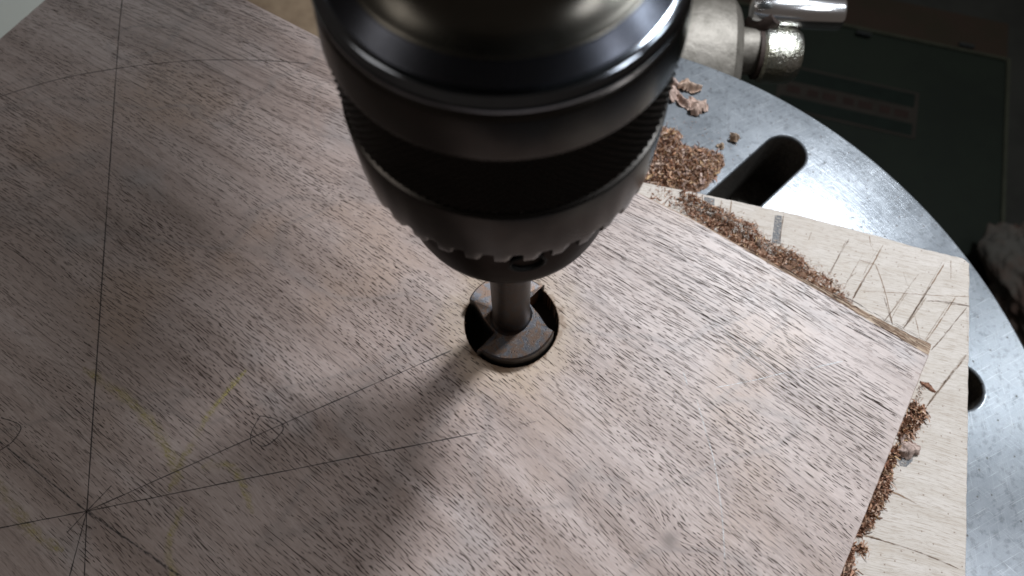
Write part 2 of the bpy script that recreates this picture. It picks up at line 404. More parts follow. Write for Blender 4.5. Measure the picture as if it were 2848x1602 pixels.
# ------------------------------------------------------------------ background: floor and things far below the table
floor = box('floor', (100, 500, -610), (5000, 5000, 10), simple('dark_oily_floor', (.022, .022, .019), .85, 0, .01, .6, (.012, .012, .011), spec=.1))
prop(floor, kind='structure')

M_GREEN = simple('dark_green_paint', (.0062, .0085, .0058), .55, 0, .012, .7, (.0045, .006, .0045), spec=.1)  # case colours darkened to stand in for the shade below the table
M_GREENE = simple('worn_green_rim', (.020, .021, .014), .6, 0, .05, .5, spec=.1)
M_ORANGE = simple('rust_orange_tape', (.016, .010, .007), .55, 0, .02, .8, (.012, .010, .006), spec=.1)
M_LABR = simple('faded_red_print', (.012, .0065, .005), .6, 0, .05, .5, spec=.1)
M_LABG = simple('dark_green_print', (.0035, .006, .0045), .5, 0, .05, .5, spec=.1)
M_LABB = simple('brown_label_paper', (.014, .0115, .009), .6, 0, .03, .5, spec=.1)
ZB = -440
S1 = 2848/2576
def atb(x, y, z=ZB): return at(x*S1, y*S1, z)
# case top: long straight edges read from the picture and laid on its own level
c0 = atb(2540, 150); eA = (atb(1960, 28)-c0).normalized(); eB = (atb(2345, 440)-c0).normalized()
eB = (eB - eA*eB.dot(eA)).normalized()
caseo = empty('tool_case', (c0.x, c0.y, ZB))
prop(caseo, 'dark green metal tool case with printed label lying below the drill press table', 'tool case')
def quad_slab(name, o, a, b, z0, z1, mat, parent):
    """slab on the case: corner o, sides a and b, from level z0 to z1"""
    V = []
    for z in (z0, z1):
        for p in (o, o+a, o+a+b, o+b): V.append((p.x, p.y, z))
    F = [(3, 2, 1, 0), (4, 5, 6, 7), (0, 1, 5, 4), (1, 2, 6, 5), (2, 3, 7, 6), (3, 0, 4, 7)]
    ob = mesh(name, V, F, mat, parent)
    bm = bmesh.new(); bm.from_mesh(ob.data); bmesh.ops.recalc_face_normals(bm, faces=bm.faces)
    bmesh.ops.bevel(bm, geom=bm.edges[:], offset=min(.6, (z1-z0)*.3)*MM, segments=2, affect='EDGES'); bm.to_mesh(ob.data); bm.free()
    return ob
quad_slab('body', c0, eA*700, eB*440, -606, ZB, M_GREEN, caseo)
quad_slab('lid_rim', c0-eB*0+Vector((0, 0, 0)), eA*4, eB*440, ZB, ZB+2.5, M_GREENE, caseo)
quad_slab('lid_rim', c0+eA*4, eA*690, eB*4, ZB, ZB+2.5, M_GREENE, caseo)
quad_slab('tape_band', c0-eB*56, eA*700, eB*54, ZB-14, ZB-4, M_ORANGE, caseo)
# label printed on the case
l0 = atb(2312, 235); 
lab = quad_slab('label', l0, eA*144, eB*60, ZB+.1, ZB+.7, M_LABB, caseo)
prop(lab, 'faded brown label with dark green and red print')
sub(quad_slab('print_bar', l0+eA*4+eB*3, eA*136, eB*18, ZB+.8, ZB+1.0, M_LABG, caseo), lab)
sub(quad_slab('print_bar', l0+eA*4+eB*42, eA*136, eB*15, ZB+.8, ZB+1.0, M_LABG, caseo), lab)
for i in range(7):
    sub(quad_slab('print_word', l0+eA*(9+18.5*i)+eB*27, eA*(11 if i % 2 else 14), eB*9, ZB+.8, ZB+1.0, M_LABR, caseo), lab)
for px, py in ((2448, 118), (2190, 88)):
    p = atb(px, py, ZB+2); q = quad_slab('latch', p, eA*16, eB*5, ZB+2.6, ZB+6, simple('dull_zinc', (.05, .055, .055), .4, .9), caseo)

quad_slab('handle', c0+eA*250-eB*30, eA*120, eB*14, ZB-3, ZB+14, M_GREENE, caseo)
# crumpled rag right of the case
def crumple(name, c, rx, ry, rz, mat, seed, parent=None, n=40, amp=.35):
    from mathutils import noise
    V = []; F = []
    for j in range(n+1):
        for i in range(2*n):
            th = PI*j/n*.5 + .0; ph = 2*PI*i/(2*n)
            r = 1+amp*noise.fractal(Vector((math.cos(ph)*math.sin(th)*1.6+seed, math.sin(ph)*math.sin(th)*1.6, math.cos(th)*1.6)), .8, 2.2, 4)
            V.append((c[0]+rx*r*math.sin(th)*math.cos(ph), c[1]+ry*r*math.sin(th)*math.sin(ph), c[2]+rz*r*math.cos(th)))
    for j in range(n):
        for i in range(2*n):
            k = (i+1) % (2*n); F.append((j*2*n+i, (j+1)*2*n+i, (j+1)*2*n+k, j*2*n+k))
    return mesh(name, V, F, mat, parent, smooth=True)
p = atb(2585, 730, -420)
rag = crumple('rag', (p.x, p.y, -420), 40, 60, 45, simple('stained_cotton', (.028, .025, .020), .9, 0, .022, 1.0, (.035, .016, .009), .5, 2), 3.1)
prop(rag, 'crumpled off-white rag with rust stains on the floor beyond the table rim', 'rag')
crt = box('crate', (p.x+62, p.y-25, -520), (170, 190, 180), simple('dark_crate', (.006, .005, .0045), .8, spec=.05), rot=.5, bev=3)
prop(crt, 'black crate standing on the floor under the stained rag', 'crate')

# brown carton seen between the board and the chuck
p = atb(740, 10, -200)
M_CARD = simple('brown_cardboard', (.23, .165, .105), .85, 0, .016, 1.0, (.115, .075, .045), .3, .5)
cart = empty('carton', (p.x, p.y, -600)); prop(cart, 'brown cardboard carton behind the walnut board and left of the chuck', 'carton')
box('carton_body', (p.x+30, p.y+70, -405), (330, 260, 390), M_CARD, cart, rot=-.35, bev=2)
for s in (-1, 1):
    off = Matrix.Rotation(-.35, 3, 'Z') @ Vector((0, s*66, 0))
    box('flap', (p.x+30+off.x, p.y+70+off.y, -206.5), (328, 126, 3), M_CARD, cart, rot=-.35, bev=.8)
# pale grey bench top at the far left corner
p = atb(30, 20, -150)
ben = empty('side_bench', (p.x, p.y, -600)); prop(ben, 'pale grey bench seen past the far left corner of the walnut board', 'bench')
box('bench_top', (p.x-100, p.y+70, -165), (420, 300, 30), simple('grey_bench_top', (.27, .275, .25), .6, 0, .01, .5, (.26, .27, .24)), ben, rot=.1, bev=3)
for sx in (-1, 1):
    for sy in (-1, 1):
        box('leg', (p.x-100+sx*185, p.y+70+sy*125, -390), (30, 30, 420), M_GREEN, ben, rot=.1, bev=2)

# ------------------------------------------------------------------ round machine table with slots
ZT = -22.0
TC = (1.66, -33.87); TR = 157.3
tab = empty('drill_press_table', (TC[0], TC[1], ZT-40))
prop(tab, 'round scratched grey steel drill press table with slots under the plywood', 'machine table')
def circ(c, r, n, a0=0): return [(c[0]+r*math.cos(a0+2*PI*i/n), c[1]+r*math.sin(a0+2*PI*i/n)) for i in range(n)]
def slot(cx, cy, ang, ln, r, n=20):
    L = []
    d = (math.cos(ang), math.sin(ang))
    for i in range(n+1):
        a = ang-PI/2+PI*i/n; L.append((cx+r*math.cos(a), cy+r*math.sin(a)))
    for i in range(n+1):
        a = ang+PI/2+PI*i/n; L.append((cx-d[0]*ln+r*math.cos(a), cy-d[1]*ln+r*math.sin(a)))
    return L
sl = [slot(94.6, 67.9, math.radians(42), 62, 7.4), slot(132.8, -15.2, math.radians(-6), 62, 7.1)]
for a in (120, 165, 210, 262, 305):
    a = math.radians(a); sl.append(slot(TC[0]+132*math.cos(a), TC[1]+132*math.sin(a), a, 60, 7.2))
plate('table_top', [circ(TC, TR, 256)] + sl, ZT, 12, .7, M_TAB, tab, 3)
# rough walls inside the slots, a hair proud of the ground surface
for s in sl:
    V = []; F = []; n = len(s); cxm = sum(q[0] for q in s)/n; cym = sum(q[1] for q in s)/n
    for k, zz in enumerate((ZT-.9, ZT-3, ZT-6, ZT-11, ZT-30)):
        for q in s:
            V.append((q[0]+(cxm-q[0])*.004+rng.uniform(-.12, .12), q[1]+(cym-q[1])*.012+rng.uniform(-.12, .12), zz))
    for k in range(4):
        for i in range(n):
            j = (i+1) % n; F.append((k*n+i, k*n+j, (k+1)*n+j, (k+1)*n+i))
    mesh('slot_wall', V, F, M_CAST, tab, smooth=True)
lathe('table_skirt', [(TR-1.2, ZT-11.5), (TR-1.0, ZT-26), (TR-8, ZT-27), (TR-8.5, ZT-12.2)], M_CAST, tab, 128, TC[0], TC[1])
lathe('slot_backing', [(.5, ZT-29), (TR-8.4, ZT-29), (TR-8.4, ZT-31), (.5, ZT-31)], M_CAST, tab, 96, TC[0], TC[1])  # plate added below the slots so they look dark inside
lathe('table_hub', [(0.5, ZT-34), (40, ZT-34), (38, ZT-70), (.5, ZT-70)], M_CAST, tab, 64, TC[0], TC[1])

# ------------------------------------------------------------------ table bracket, lock nut and lever behind the rim
M_BOSS = simple('bare_grey_casting', (.22, .20, .175), .55, .55, .05, 1.0, (.10, .09, .075), .6, .6)
M_ZINC = simple('hammered_zinc', (.62, .62, .58), .28, 1.0, .10, .6, (.34, .33, .22), .55, 1.3)
M_CHROME = simple('chrome', (.86, .87, .90), .17, 1.0, .02, .2, (.7, .7, .74), .05, .1)
M_RUST = simple('dark_rusty_joint', (.045, .028, .022), .7, .3, .4, .8)
ZN = -50.0
ax = (at(2140, 120, ZN)-at(1960, 110, ZN)).normalized()
b0 = at(1880, 95, ZN)
br = empty('table_bracket', tuple(b0)); prop(br, 'grey cast bracket boss behind the table rim right of the chuck', 'bracket')
def along(o, d): return tuple(Vector(o)+Vector(ax)*d)
def R_(name, prof, o, mat, parent, n=64): return rod(name, prof, tuple(o), tuple(ax), mat, parent, n)
end = at(2052, 105, ZN); L = (end-b0).length
R_('boss', [(.1, -70), (34, -70), (35, L-14), (33.5, L-5), (29, L-1), (22, L), (12.5, L+.4)], b0+Vector((0, -4, -18)), M_BOSS, br)
colb = lathe('column', [(32, -600), (32, -60), (32, 300)], M_BOSS, br, 64, b0.x-75, b0.y+60)
p = at(2086, 142, ZN)
R_('pinch_bush', [(.1, -14), (9.4, -14), (9.6, 0), (9.2, 2.5), (.1, 2.5)], p, M_BOSS, br)
nutp = at(2098, 150, ZN)
nut = empty('lock_nut', tuple(nutp)); prop(nut, 'shiny zinc lock nut with a rounded end beyond the table rim, under the lever', 'nut')
R_('washer', [(.1, 0), (10.2, 0), (10.2, 1.6), (.1, 1.6)], nutp, M_RUST, nut)
R_('nut_body', [(.1, 1.7), (10.3, 1.7), (11.4, 2.8), (11.6, 9), (11.2, 14.5), (9.6, 17), (6, 18.1), (.1, 18.4)], nutp, M_ZINC, nut)
# lever
lz = -38.0
la = at(2090, 26, lz); lb = at(2340, 38, lz); lax = (lb-la)
lev = empty('lock_lever', tuple(la)); prop(lev, 'polished chrome lock lever pointing right above the zinc nut', 'lever')
Ll = lax.length
rod('handle', [(.1, 0), (4.6, .2), (5.9, 3), (6.7, 9), (6.9, Ll-1.2), (6.5, Ll-.3), (.1, Ll)], tuple(la), tuple(lax), M_CHROME, lev, 64)
jt = at(2128, 62, lz-3)
rod('joint', [(.1, -7), (5.0, -7), (5.6, -3), (4.6, 3), (3.2, 6), (.1, 6)], tuple(jt), (.5, -.25, .8), M_RUST, lev, 32)
rod('joint_pin', [(.1, 0), (3.4, 0), (3.2, 16), (.1, 16)], tuple(at(2108, 75, lz-6)), (.1, .3, -.5), M_RUST, lev, 24)

# ------------------------------------------------------------------ plywood scrap
ZP = -10.0
pw = [(-30, 71), (43.1, 50.4), (63.9, 45.0), (88.9, 37.9), (112, 30.0), (123.2, 25.7), (137.0, 21.5), (138.5, 19.6), (133.8, 2.1), (127.2, -21.5), (121.2, -43.2), (114.3, -67.8), (104, -104), (60, -120), (-60, -86)]
Pp = []
for i in range(len(pw)):          # slightly ragged sawn edge
    a = pw[i]; b = pw[(i+1) % len(pw)]; n = max(1, int(math.dist(a, b)/1.6))
    for k in range(n):
        t = k/n; j = .10 if k else 0
        Pp.append((a[0]+(b[0]-a[0])*t+rng.uniform(-j, j), a[1]+(b[1]-a[1])*t+rng.uniform(-j, j)))
ply = empty('plywood_scrap', (100, 10, ZT)); prop(ply, 'pale birch plywood sacrificial board scored with knife cuts under the walnut', 'plywood')
plate('top_veneer', [Pp], ZP, 2.4, .35, M_PLY, ply)
def shrink(L, k):
    cx = sum(q[0] for q in L)/len(L); cy = sum(q[1] for q in L)/len(L)
    return [(q[0]+(cx-q[0])*k, q[1]+(cy-q[1])*k) for q in L]
plate('core', [shrink(Pp, .002)], ZP-2.4, 9.55, .2, ply_edge(), ply)
zc = ZP+.05
Z4 = lambda L: [tuple(at(*q, ZP))[:2] for q in zo(1750, 450, 1098/2566, L)]
Z5 = lambda L: [tuple(at(*q, ZP))[:2] for q in zo(1750, 982, 1098/2566, L)]
cuts = [
 ([(1430, 500), (1365, 610), (1300, 735)], .45, M_CUTD), ([(1410, 510), (1340, 650), (1285, 745)], .35, M_CUTF),
 ([(1520, 600), (1450, 720), (1405, 800)], .4, M_CUTF), ([(1475, 720), (1430, 760), (1400, 820)], .5, M_CUTF),
 ([(1650, 540), (1570, 690), (1500, 800), (1452, 892)], .55, M_CUT), ([(1530, 760), (1500, 810), (1455, 888)], .6, M_CUTD), ([(1620, 560), (1560, 660), (1520, 740)], .4, M_CUTF),
 ([(1600, 665), (1650, 800), (1690, 960), (1712, 1060)], .45, M_CUT), ([(1655, 880), (1690, 990), (1712, 1060)], .45, M_CUTD),
 ([(1560, 480), (1570, 540), (1590, 580)], .4, M_CUT),
 ([(1780, 715), (1800, 775), (1830, 840)], .35, M_CUTF),
 ([(2055, 650), (1970, 790), (1880, 930), (1785, 1085)], .55, M_CUT), ([(1965, 800), (1900, 900), (1775, 1095)], .5, M_CUTD), ([(2040, 640), (1940, 820), (1830, 1000), (1760, 1085)], .35, M_CUTF), ([(1930, 880), (1860, 985), (1800, 1060)], .8, M_CUTF),
 ([(1880, 730), (1790, 850), (1700, 980), (1650, 1040)], .4, M_CUTF), ([(1840, 780), (1740, 930), (1660, 1030)], .35, M_CUTF), ([(1820, 830), (1760, 920), (1700, 1030)], .3, M_CUTF),
 ([(2120, 880), (2050, 990), (1990, 1080), (1930, 1165)], .5, M_CUT), ([(2090, 900), (2000, 1040), (1920, 1160)], .4, M_CUTF),
 ([(2195, 945), (2110, 1050), (2030, 1150), (1960, 1225)], .5, M_CUTD),
 ([(1855, 1000), (1875, 1080), (1890, 1155)], .4, M_CUT),
 ([(1500, 840), (1800, 855), (2000, 870), (2212, 876)], .3, M_CUT),
 ([(1930, 905), (2060, 910), (2215, 938)], .5, M_CUTD), ([(2005, 905), (2100, 925), (2215, 938)], .4, M_CUTD),
 ([(1365, 655), (1400, 658), (1435, 650)], .4, M_CUT), ([(1390, 790), (1480, 800)], .3, M_CUTF),
 ([(600, 250), (590, 330)], .6, M_CUTF), ([(665, 250), (655, 340)], .7, M_CUT), ([(740, 320), (700, 330)], .4, M_CUTF),
 ([(2090, 640), (2090, 760)], .5, M_CUTF), ([(1185, 455), (1165, 510)], .35, M_CUTF), ([(875, 420), (868, 500)], .35, M_CUTF),
 ([(2195, 960), (2198, 1170)], .3, M_CUTF), ([(1500, 640), (1600, 668)], .3, M_CUT),
]
for L_, w_, m_ in cuts: stroke('knife_cut', Z4(L_), zc, w_*.9, m_, ply, sub=10, jit=.06)
cuts5 = [
 ([(2200, 0), (2110, 110), (2020, 230), (1930, 350)], 1.0, M_CUTF), ([(2190, 20), (2080, 160), (1990, 270), (1935, 345)], .6, M_CUT), ([(2120, 100), (2040, 200)], .5, M_CUTF),
 ([(1550, 1192), (1700, 1235), (1900, 1300), (2140, 1400)], .5, M_CUTD), ([(1450, 1180), (1550, 1192), (1640, 1215)], .7, M_CUT),
 ([(1640, 885), (1740, 915), (1870, 980)], .6, M_CUT), ([(1870, 1040), (1880, 1072)], .5, M_CUTF),
]
for L_, w_, m_ in cuts5: stroke('knife_cut', Z5(L_), zc, w_, m_, ply, sub=10, jit=.06)
def patch(name, pts, z, mat, parent):
    V = [(p[0], p[1], z) for p in pts]; n = len(V)
    return mesh(name, V, [tuple(range(n))], mat, parent, tint=[(0, 0, 0, 1)]*n)
patch('marker_patch', Z4([(487, 228), (555, 240), (553, 300), (484, 302)]), zc, M_GREY, ply)
patch('marker_patch', Z4([(948, 345), (992, 352), (985, 535), (925, 530)]), zc, M_GREY, ply)
stroke('marker_line', Z4([(1003, 345), (975, 530)]), zc+.02, .5, M_CUTD, ply)
patch('marker_patch', Z5([(1740, 690), (1770, 650), (1840, 655), (1843, 700), (1800, 740), (1762, 735)]), zc, M_GREY, ply)
stroke('marker_line', Z4([(476, 215), (476, 300)]), zc, .35, M_CUTD, ply)

# ------------------------------------------------------------------ walnut board
wal = empty('walnut_board', (0, 0, ZP)); prop(wal, 'walnut board with pencil lines and a bored hole under the drill chuck', 'wooden board')
wt = [(113.4, -12.1), (78.5, -67.4), (52, -109), (-60, -150), (-190, -110), (-249, -14), (-169.6, 105.4), (-158.7, 121.8), (-139, 151), (-88.7, 120.2), (-57.8, 100.3), (-8, 70.5), (40.6, 39.6), (53.9, 31.4), (65.7, 22.9), (76.0, 15.3), (91.1, 4.8), (100.6, -2.6)]
Wp = []
for i in range(len(wt)):
    a = wt[i]; b = wt[(i+1) % len(wt)]; n = max(1, int(math.dist(a, b)/1.5))
    for k in range(n):
        t = k/n; j = .05 if k else 0
        Wp.append((a[0]+(b[0]-a[0])*t+rng.uniform(-j, j), a[1]+(b[1]-a[1])*t+rng.uniform(-j, j)))
hole = []
for i in range(220):
    a = -2*PI*i/220; r = 13.02+.10*rng.random()+(.14 if rng.random() < .18 else 0); hole.append((r*math.cos(a), r*math.sin(a)))
hole = hole[::-1]
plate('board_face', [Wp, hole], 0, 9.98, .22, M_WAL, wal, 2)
# chipped bevel along the far edge, widening towards the corner
tp = [(-57.8, 100.3), (-8, 70.5), (40.6, 39.7), (53.9, 31.5), (65.7, 23.0), (76.0, 15.4), (91.1, 4.9), (100.6, -2.5), (113.3, -12.0)]
wd = [.15, .25, .5, .9, 1.4, 2.0, 2.7, 3.3, 4.6]
V = []; F = []
Tq = []
for i in range(len(tp)-1):
    n = max(1, int(math.dist(tp[i], tp[i+1])/1.0))
    for k in range(n+(i == len(tp)-2)):
        t = k/n; Tq.append((tp[i][0]+(tp[i+1][0]-tp[i][0])*t, tp[i][1]+(tp[i+1][1]-tp[i][1])*t, wd[i]+(wd[i+1]-wd[i])*t))
nx, ny = .585, .811
for x, y, wv in Tq:
    j = rng.uniform(-.12, .12)
    for (fo, z) in ((-.35, -.12), (.10, -.16), (.35+j*.5, -.75+j), (.7+j, -1.3+j), (1.0+j*.3, -2.4), (1.0, -9.9), (-.2, -9.9)):
        o = fo*wv if fo > 0 else fo
        V.append((x+nx*o, y+ny*o, z))
K = 7
for i in range(len(Tq)-1):
    for k in range(K-1): F.append((i*K+k, i*K+k+1, (i+1)*K+k+1, (i+1)*K+k))
F.append(tuple(range((len(Tq)-1)*K, len(Tq)*K)))
bv = mesh('bevelled_edge', V, F, M_EDGE, wal); smooth_by_angle(bv, 30)
prop(bv, 'rough brown chipped bevel along the far edge')
# open pores of the walnut: short dark slits that follow the grain
from mathutils import noise as mn
def grain_pores():
    V = []; F = []; ca, sa = math.cos(math.radians(37)), math.sin(math.radians(37)); got = 0
    r2 = random.Random(11); kp = at(1862, 1502, 0)
    CU, CV = 2.15, .86                                   # one slit per cell of a jittered grid laid along the grain
    cells = [(i, j) for i in range(-110, 75) for j in range(-135, 165)]
    for i, j in cells:
        u = (i+(.5*(j % 2))+r2.uniform(-.46, .46))*CU; v = (j+r2.uniform(-.40, .40))*CV
        x = u*ca+v*sa; y = -u*sa+v*ca
        if not (-176 < x < 113 and -72 < y < 150) or x*x+y*y < 14.0**2: continue
        s = .002*max(v, -22)-.0009*u-.02
        far = min(1, max(0, (v-5)/45)); left = min(1, max(0, (-30-x)/110))
        d = mn.fractal(Vector((u*.018+7, v*.13, 1.3)), 1, 2, 3); e = mn.noise(Vector((x*.035, y*.035, 4)))
        dens = .80+.56*d+.30*e-.12*far-.14*left
        if r2.random() > dens: continue
        ang = math.radians(-37)+math.atan(s)+mn.noise(Vector((x*.03, y*.03, 9)))*.09+r2.gauss(0, .013)
        kx, ky = x-kp.x, y-kp.y; kd = math.hypot(kx, ky)
        if kd < 16:
            if kd < 3: continue
            ang += .22*math.exp(-(kd/8)**2)*(1 if kx*math.sin(ang)-ky*math.cos(ang) > 0 else -1)*(1 if kx*math.cos(ang)+ky*math.sin(ang) < 0 else -1)
        ln = r2.choice((.9, 1.3, 1.7, 2.1, 2.5, 3.2))*(1+1.5*far*r2.random())*(1+.35*left); w_ = r2.uniform(.048, .108)*(1-.22*far-.30*left)*(1+.45*d+.35*e)
        if r2.random() < .05+.06*far: ln *= 2.4
        dx, dy = math.cos(ang), math.sin(ang); bend = r2.gauss(0, .02)*ln
        if not inpoly_w(x+dx*ln*.5, y+dy*ln*.5) or not inpoly_w(x-dx*ln*.5, y-dy*ln*.5): continue
        b = len(V)
        for t, k, q in ((-.5, 0, 0), (-.2, -1, 1), (.2, -.9, 1), (.5, 0, 0), (.2, .9, 1), (-.2, 1, 1)):
            V.append((x+dx*ln*t-dy*(w_*k+bend*q), y+dy*ln*t+dx*(w_*k+bend*q), .02))
        F.append(tuple(range(b, b+6))); got += 1
    # long hairlines: rows of vessels that run on for centimetres, thickest towards the far edge
    for _ in range(1500):
        x = r2.uniform(-175, 113); y = r2.uniform(-70, 150)
        u = x*ca-y*sa; v = x*sa+y*ca
        far = min(1, max(0, (v+10)/50))
        if r2.random() > .10+.75*far*(.5+mn.noise(Vector((u*.01, v*.12, 2.2)))): continue
        n = r2.randint(3, 15); w0 = r2.uniform(.030, .062); L = []
        for k in range(n):
            if not inpoly_w(x, y) or x*x+y*y < 15**2: break
            u = x*ca-y*sa; v = x*sa+y*ca
            ang = math.radians(-37)+math.atan(.002*max(v, -22)-.0009*u-.02)+mn.noise(Vector((x*.03, y*.03, 9)))*.09+r2.gauss(0, .02)
            L.append((x, y, ang)); x += 2.1*math.cos(ang); y += 2.1*math.sin(ang)
        for k in range(len(L)-1):
            if r2.random() < .12: continue
            (x0, y0, a0), (x1, y1, a1) = L[k], L[k+1]; ww = w0*r2.uniform(.5, 1.3); b = len(V)
            V += [(x0-math.sin(a0)*w0, y0+math.cos(a0)*w0, .025), (x0+math.sin(a0)*w0, y0-math.cos(a0)*w0, .025),
                  (x1+math.sin(a1)*ww, y1-math.cos(a1)*ww, .025), (x1-math.sin(a1)*ww, y1+math.cos(a1)*ww, .025)]
            F.append((b, b+1, b+2, b+3))
    return V, F
def inpoly_w(x, y):
    # the two straight cut sides and the far edge bound the part in view
    return (y+12.1)*(-34.9)-(x-113.4)*(-55.3) < -20 and .53*x+.848*y < 54.5 and (x+169.6)*45.6-(y-105.4)*30.6 > 25
V, F = grain_pores()
M_PORE = simple('open_pore', (.022, .013, .010), .8, 0, .2, .4, (.05, .032, .026), spec=.1)
gp = mesh('grain_pores', V, F, M_PORE, wal); prop(gp, kind='stuff')
V = []; F = []; T = []
for i in range(260):
    a = rng.gauss(math.radians(35), 1.0) if rng.random() < .6 else rng.uniform(0, 2*PI)
    rr = 13.1+abs(rng.gauss(0, .12)) if rng.random() < .55 else 13.2+abs(rng.gauss(0, 4.5))
    an = math.radians(-37)+rng.gauss(0, .5) if rr < 13.6 else rng.uniform(0, PI)
    ln = rng.uniform(.25, .9) if rr < 13.6 else rng.uniform(.12, .4); w_ = rng.uniform(.03, .09); x = rr*math.cos(a); y = rr*math.sin(a)
    b = len(V); h = rng.uniform(.05, .45) if rr < 13.6 else .06
    V += [(x, y-w_, .04), (x, y+w_, .04), (x+ln*math.cos(an), y+ln*math.sin(an), .04+h)]; F.append((b, b+1, b+2)); T += [(.12, .07, .04, 1)]*3
tf = mesh('torn_fibres', V, F, M_SHAV, wal, tint=T); prop(tf, kind='stuff')
# pencil lines
zl = .05
cx_, cy_ = -108.1, -48.5
lines = [
 ([(-108.1, -48.5), (-127.8, 91.6), (-131.8, 123.5), (-134.2, 147.5)], .46, M_PENCIL),
 ([(-108.1, -48.5), (-62, -27.8), (-16.7, -7.9)], .39, M_PENCIL),
 ([(-108.1, -48.5), (-60, -39.7), (-9.6, -30.8)], .39, M_PENCIL),
 ([(-9.6, -30.8), (6.1, -28.0)], .28, M_FAINT),
 ([(-108.1, -48.5), (-129.1, -52.1), (-150, -56)], .39, M_PENCIL),
 ([(-108.1, -48.5), (-134.6, -30.5), (-150, -20)], .50, M_PENCILH),
 ([(-108.1, -48.5), (-95, -56.4), (-82.3, -64.2), (-66, -75)], .80, M_PENCILH),
 ([(-108.1, -48.5), (-109.1, -63.7), (-110, -80)], .40, M_PENCIL), ([(-108.1, -48.5), (-105.5, -63.8), (-104, -75)], .39, M_PENCIL),
 ([(-103.1, -42.3), (-108.1, -48.5), (-112.0, -53.6)], .32, M_PENCIL),
 ([(-178, 75), (-163.4, 81.4), (-152.8, 85.6), (-141.9, 89.0), (-127.7, 91.8), (-114.1, 93.6), (-101.2, 94.5), (-88.1, 94.3), (-74.9, 93.4), (-65.6, 92.2)], .39, M_PENCIL),
 ([(-65.6, 92.2), (-55.0, 89.5), (-48, 87.5)], .35, M_FAINT),
 ([(-67.1, -25.0), (-68.7, -28.7), (-68.9, -31.1), (-68.2, -32.8)], .39, M_PENCIL),
 ([(-68.4, -31.3), (-65.8, -33.0), (-63.5, -32.3), (-60.9, -29.5), (-60.8, -27.7), (-62.5, -26.2), (-65.1, -25.3), (-67.1, -25.0)], .39, M_PENCIL),
 ([(-136, -24), (-131.5, -25.5), (-130.0, -27.2), (-131.5, -30.6), (-134.6, -33)], .39, M_PENCIL),
]
for L_, w_, m_ in lines: stroke('pencil_line', L_, zl, w_, m_, wal, sub=14, taper=False, jit=.02)
ch = [([(-117.0, -10.8), (-109.4, -15.3), (-102.2, -20.5), (-94.9, -27.3), (-90.7, -33.1), (-86.8, -39.5), (-88.0, -44.1)], 4.2, M_CHALK),
      ([(-72.4, -12.2), (-75.9, -16.9), (-78.3, -20.6), (-81.0, -24.8), (-85, -34), (-87.5, -40)], 2.6, M_CHALK),
      ([(-72.4, -12.2), (-74.9, -15.9), (-78.3, -20.6), (-80.0, -23.8)], 1.3, M_BRCH),
      ([(-134, -40), (-127, -47), (-121, -53), (-112, -58)], 4.0, M_CHALK), ([(-80, -39), (-74, -37.5), (-70, -42), (-66, -50)], 3.0, M_CHALK),
      ([(-80.5, -38.3), (-78.0, -36.2)], 2.0, M_BRCH), ([(-91.8, -31), (-89.6, -35.2)], 2.0, M_BRCH), ([(-84, -48), (-86, -58), (-82, -66)], 3.2, M_CHALK)]
for L_, w_, m_ in ch: stroke('chalk_mark', L_, zl-.015, w_, m_, wal, sub=10, jit=.25)
sc = [([(48.9, -23.0), (50.3, -32.1), (51.4, -39.2), (51.7, -48.8), (51.5, -56.2), (50.6, -66.9), (49.6, -74)], .42, M_SCR),
      ([(54.3, -19.9), (64.4, -18.2), (73.0, -16.3), (81.5, -15.0), (89.7, -13.4)], .34, M_SCR),
      ([(82, -14.8), (89.7, -13.2)], .5, M_SCR), ([(46.2, -15.5), (46.9, -19.0)], .6, M_SCR)]
for L_, w_, m_ in sc: stroke('scratch', L_, zl-.01, w_, m_, wal, sub=12)

# ------------------------------------------------------------------ forstner bit
bit = empty('drill_bit', (0, 0, 0)); prop(bit, 'heat-tinted flat-topped drill bit on a round shank boring into the walnut', 'drill bit')
ZBT = 5.0
half = [(-9.5, -9.6), (-7.7, -8.7), (-5.6, -7.4), (-3.9, -6.1), (-4.2, -5.3), (-6.0, -2.7), (-7.7, -.3), (-9.0, 2.2), (-10.1, 4.0), (-11.4, 5.0)]
arc_ = []
a0 = math.atan2(5.0, -11.4); a1 = math.atan2(9.6, 9.5)      # tip of one wing round the back to its twin
for i in range(1, 26):
    a = a0+(a1-a0)*i/26; arc_.append((12.5*math.cos(a), 12.5*math.sin(a)))
one = half+arc_
outl = one+[(-x, -y) for x, y in one]
n = len(outl)
cen = (0, 0)
V = []; F = []
def ring(scale, z): 
    for x, y in outl: V.append((x*scale, y*scale, z+(.09*x*max(-1, min(1, -y/6)) if z > 0 else 0)))   # wings slope up to their cutting edge
ring(.965, ZBT); ring(1.0, ZBT-.5); ring(1.0, -6.5)
for k in range(2):
    for i in range(n): F.append((k*n+i, k*n+(i+1) % n, (k+1)*n+(i+1) % n, (k+1)*n+i))
V.append((0, 0, ZBT))
for i in range(n): F.append((i, 3*n, (i+1) % n))
me = bpy.data.meshes.new('cutter_head'); me.from_pydata([(x*MM, y*MM, z*MM) for x, y, z in V], [], F)
me.materials.append(M_BIT); me.materials.append(M_BITD); me.materials.append(M_BITW)
bm = bmesh.new(); bm.from_mesh(me); bmesh.ops.recalc_face_normals(bm, faces=bm.faces)
for f in bm.faces:
    c = f.calc_center_median()/MM
    if abs(f.normal.z) < .2:
        f.material_index = 1 if math.hypot(c.x, c.y) > 11.6 else (2 if c.y > 2 and c.x > 0 else 1)
bm.to_mesh(me); bm.free()
hd = bpy.data.objects.new('cutter_head', me); C.objects.link(hd); hd.parent = bit; smooth_by_angle(hd, 30)
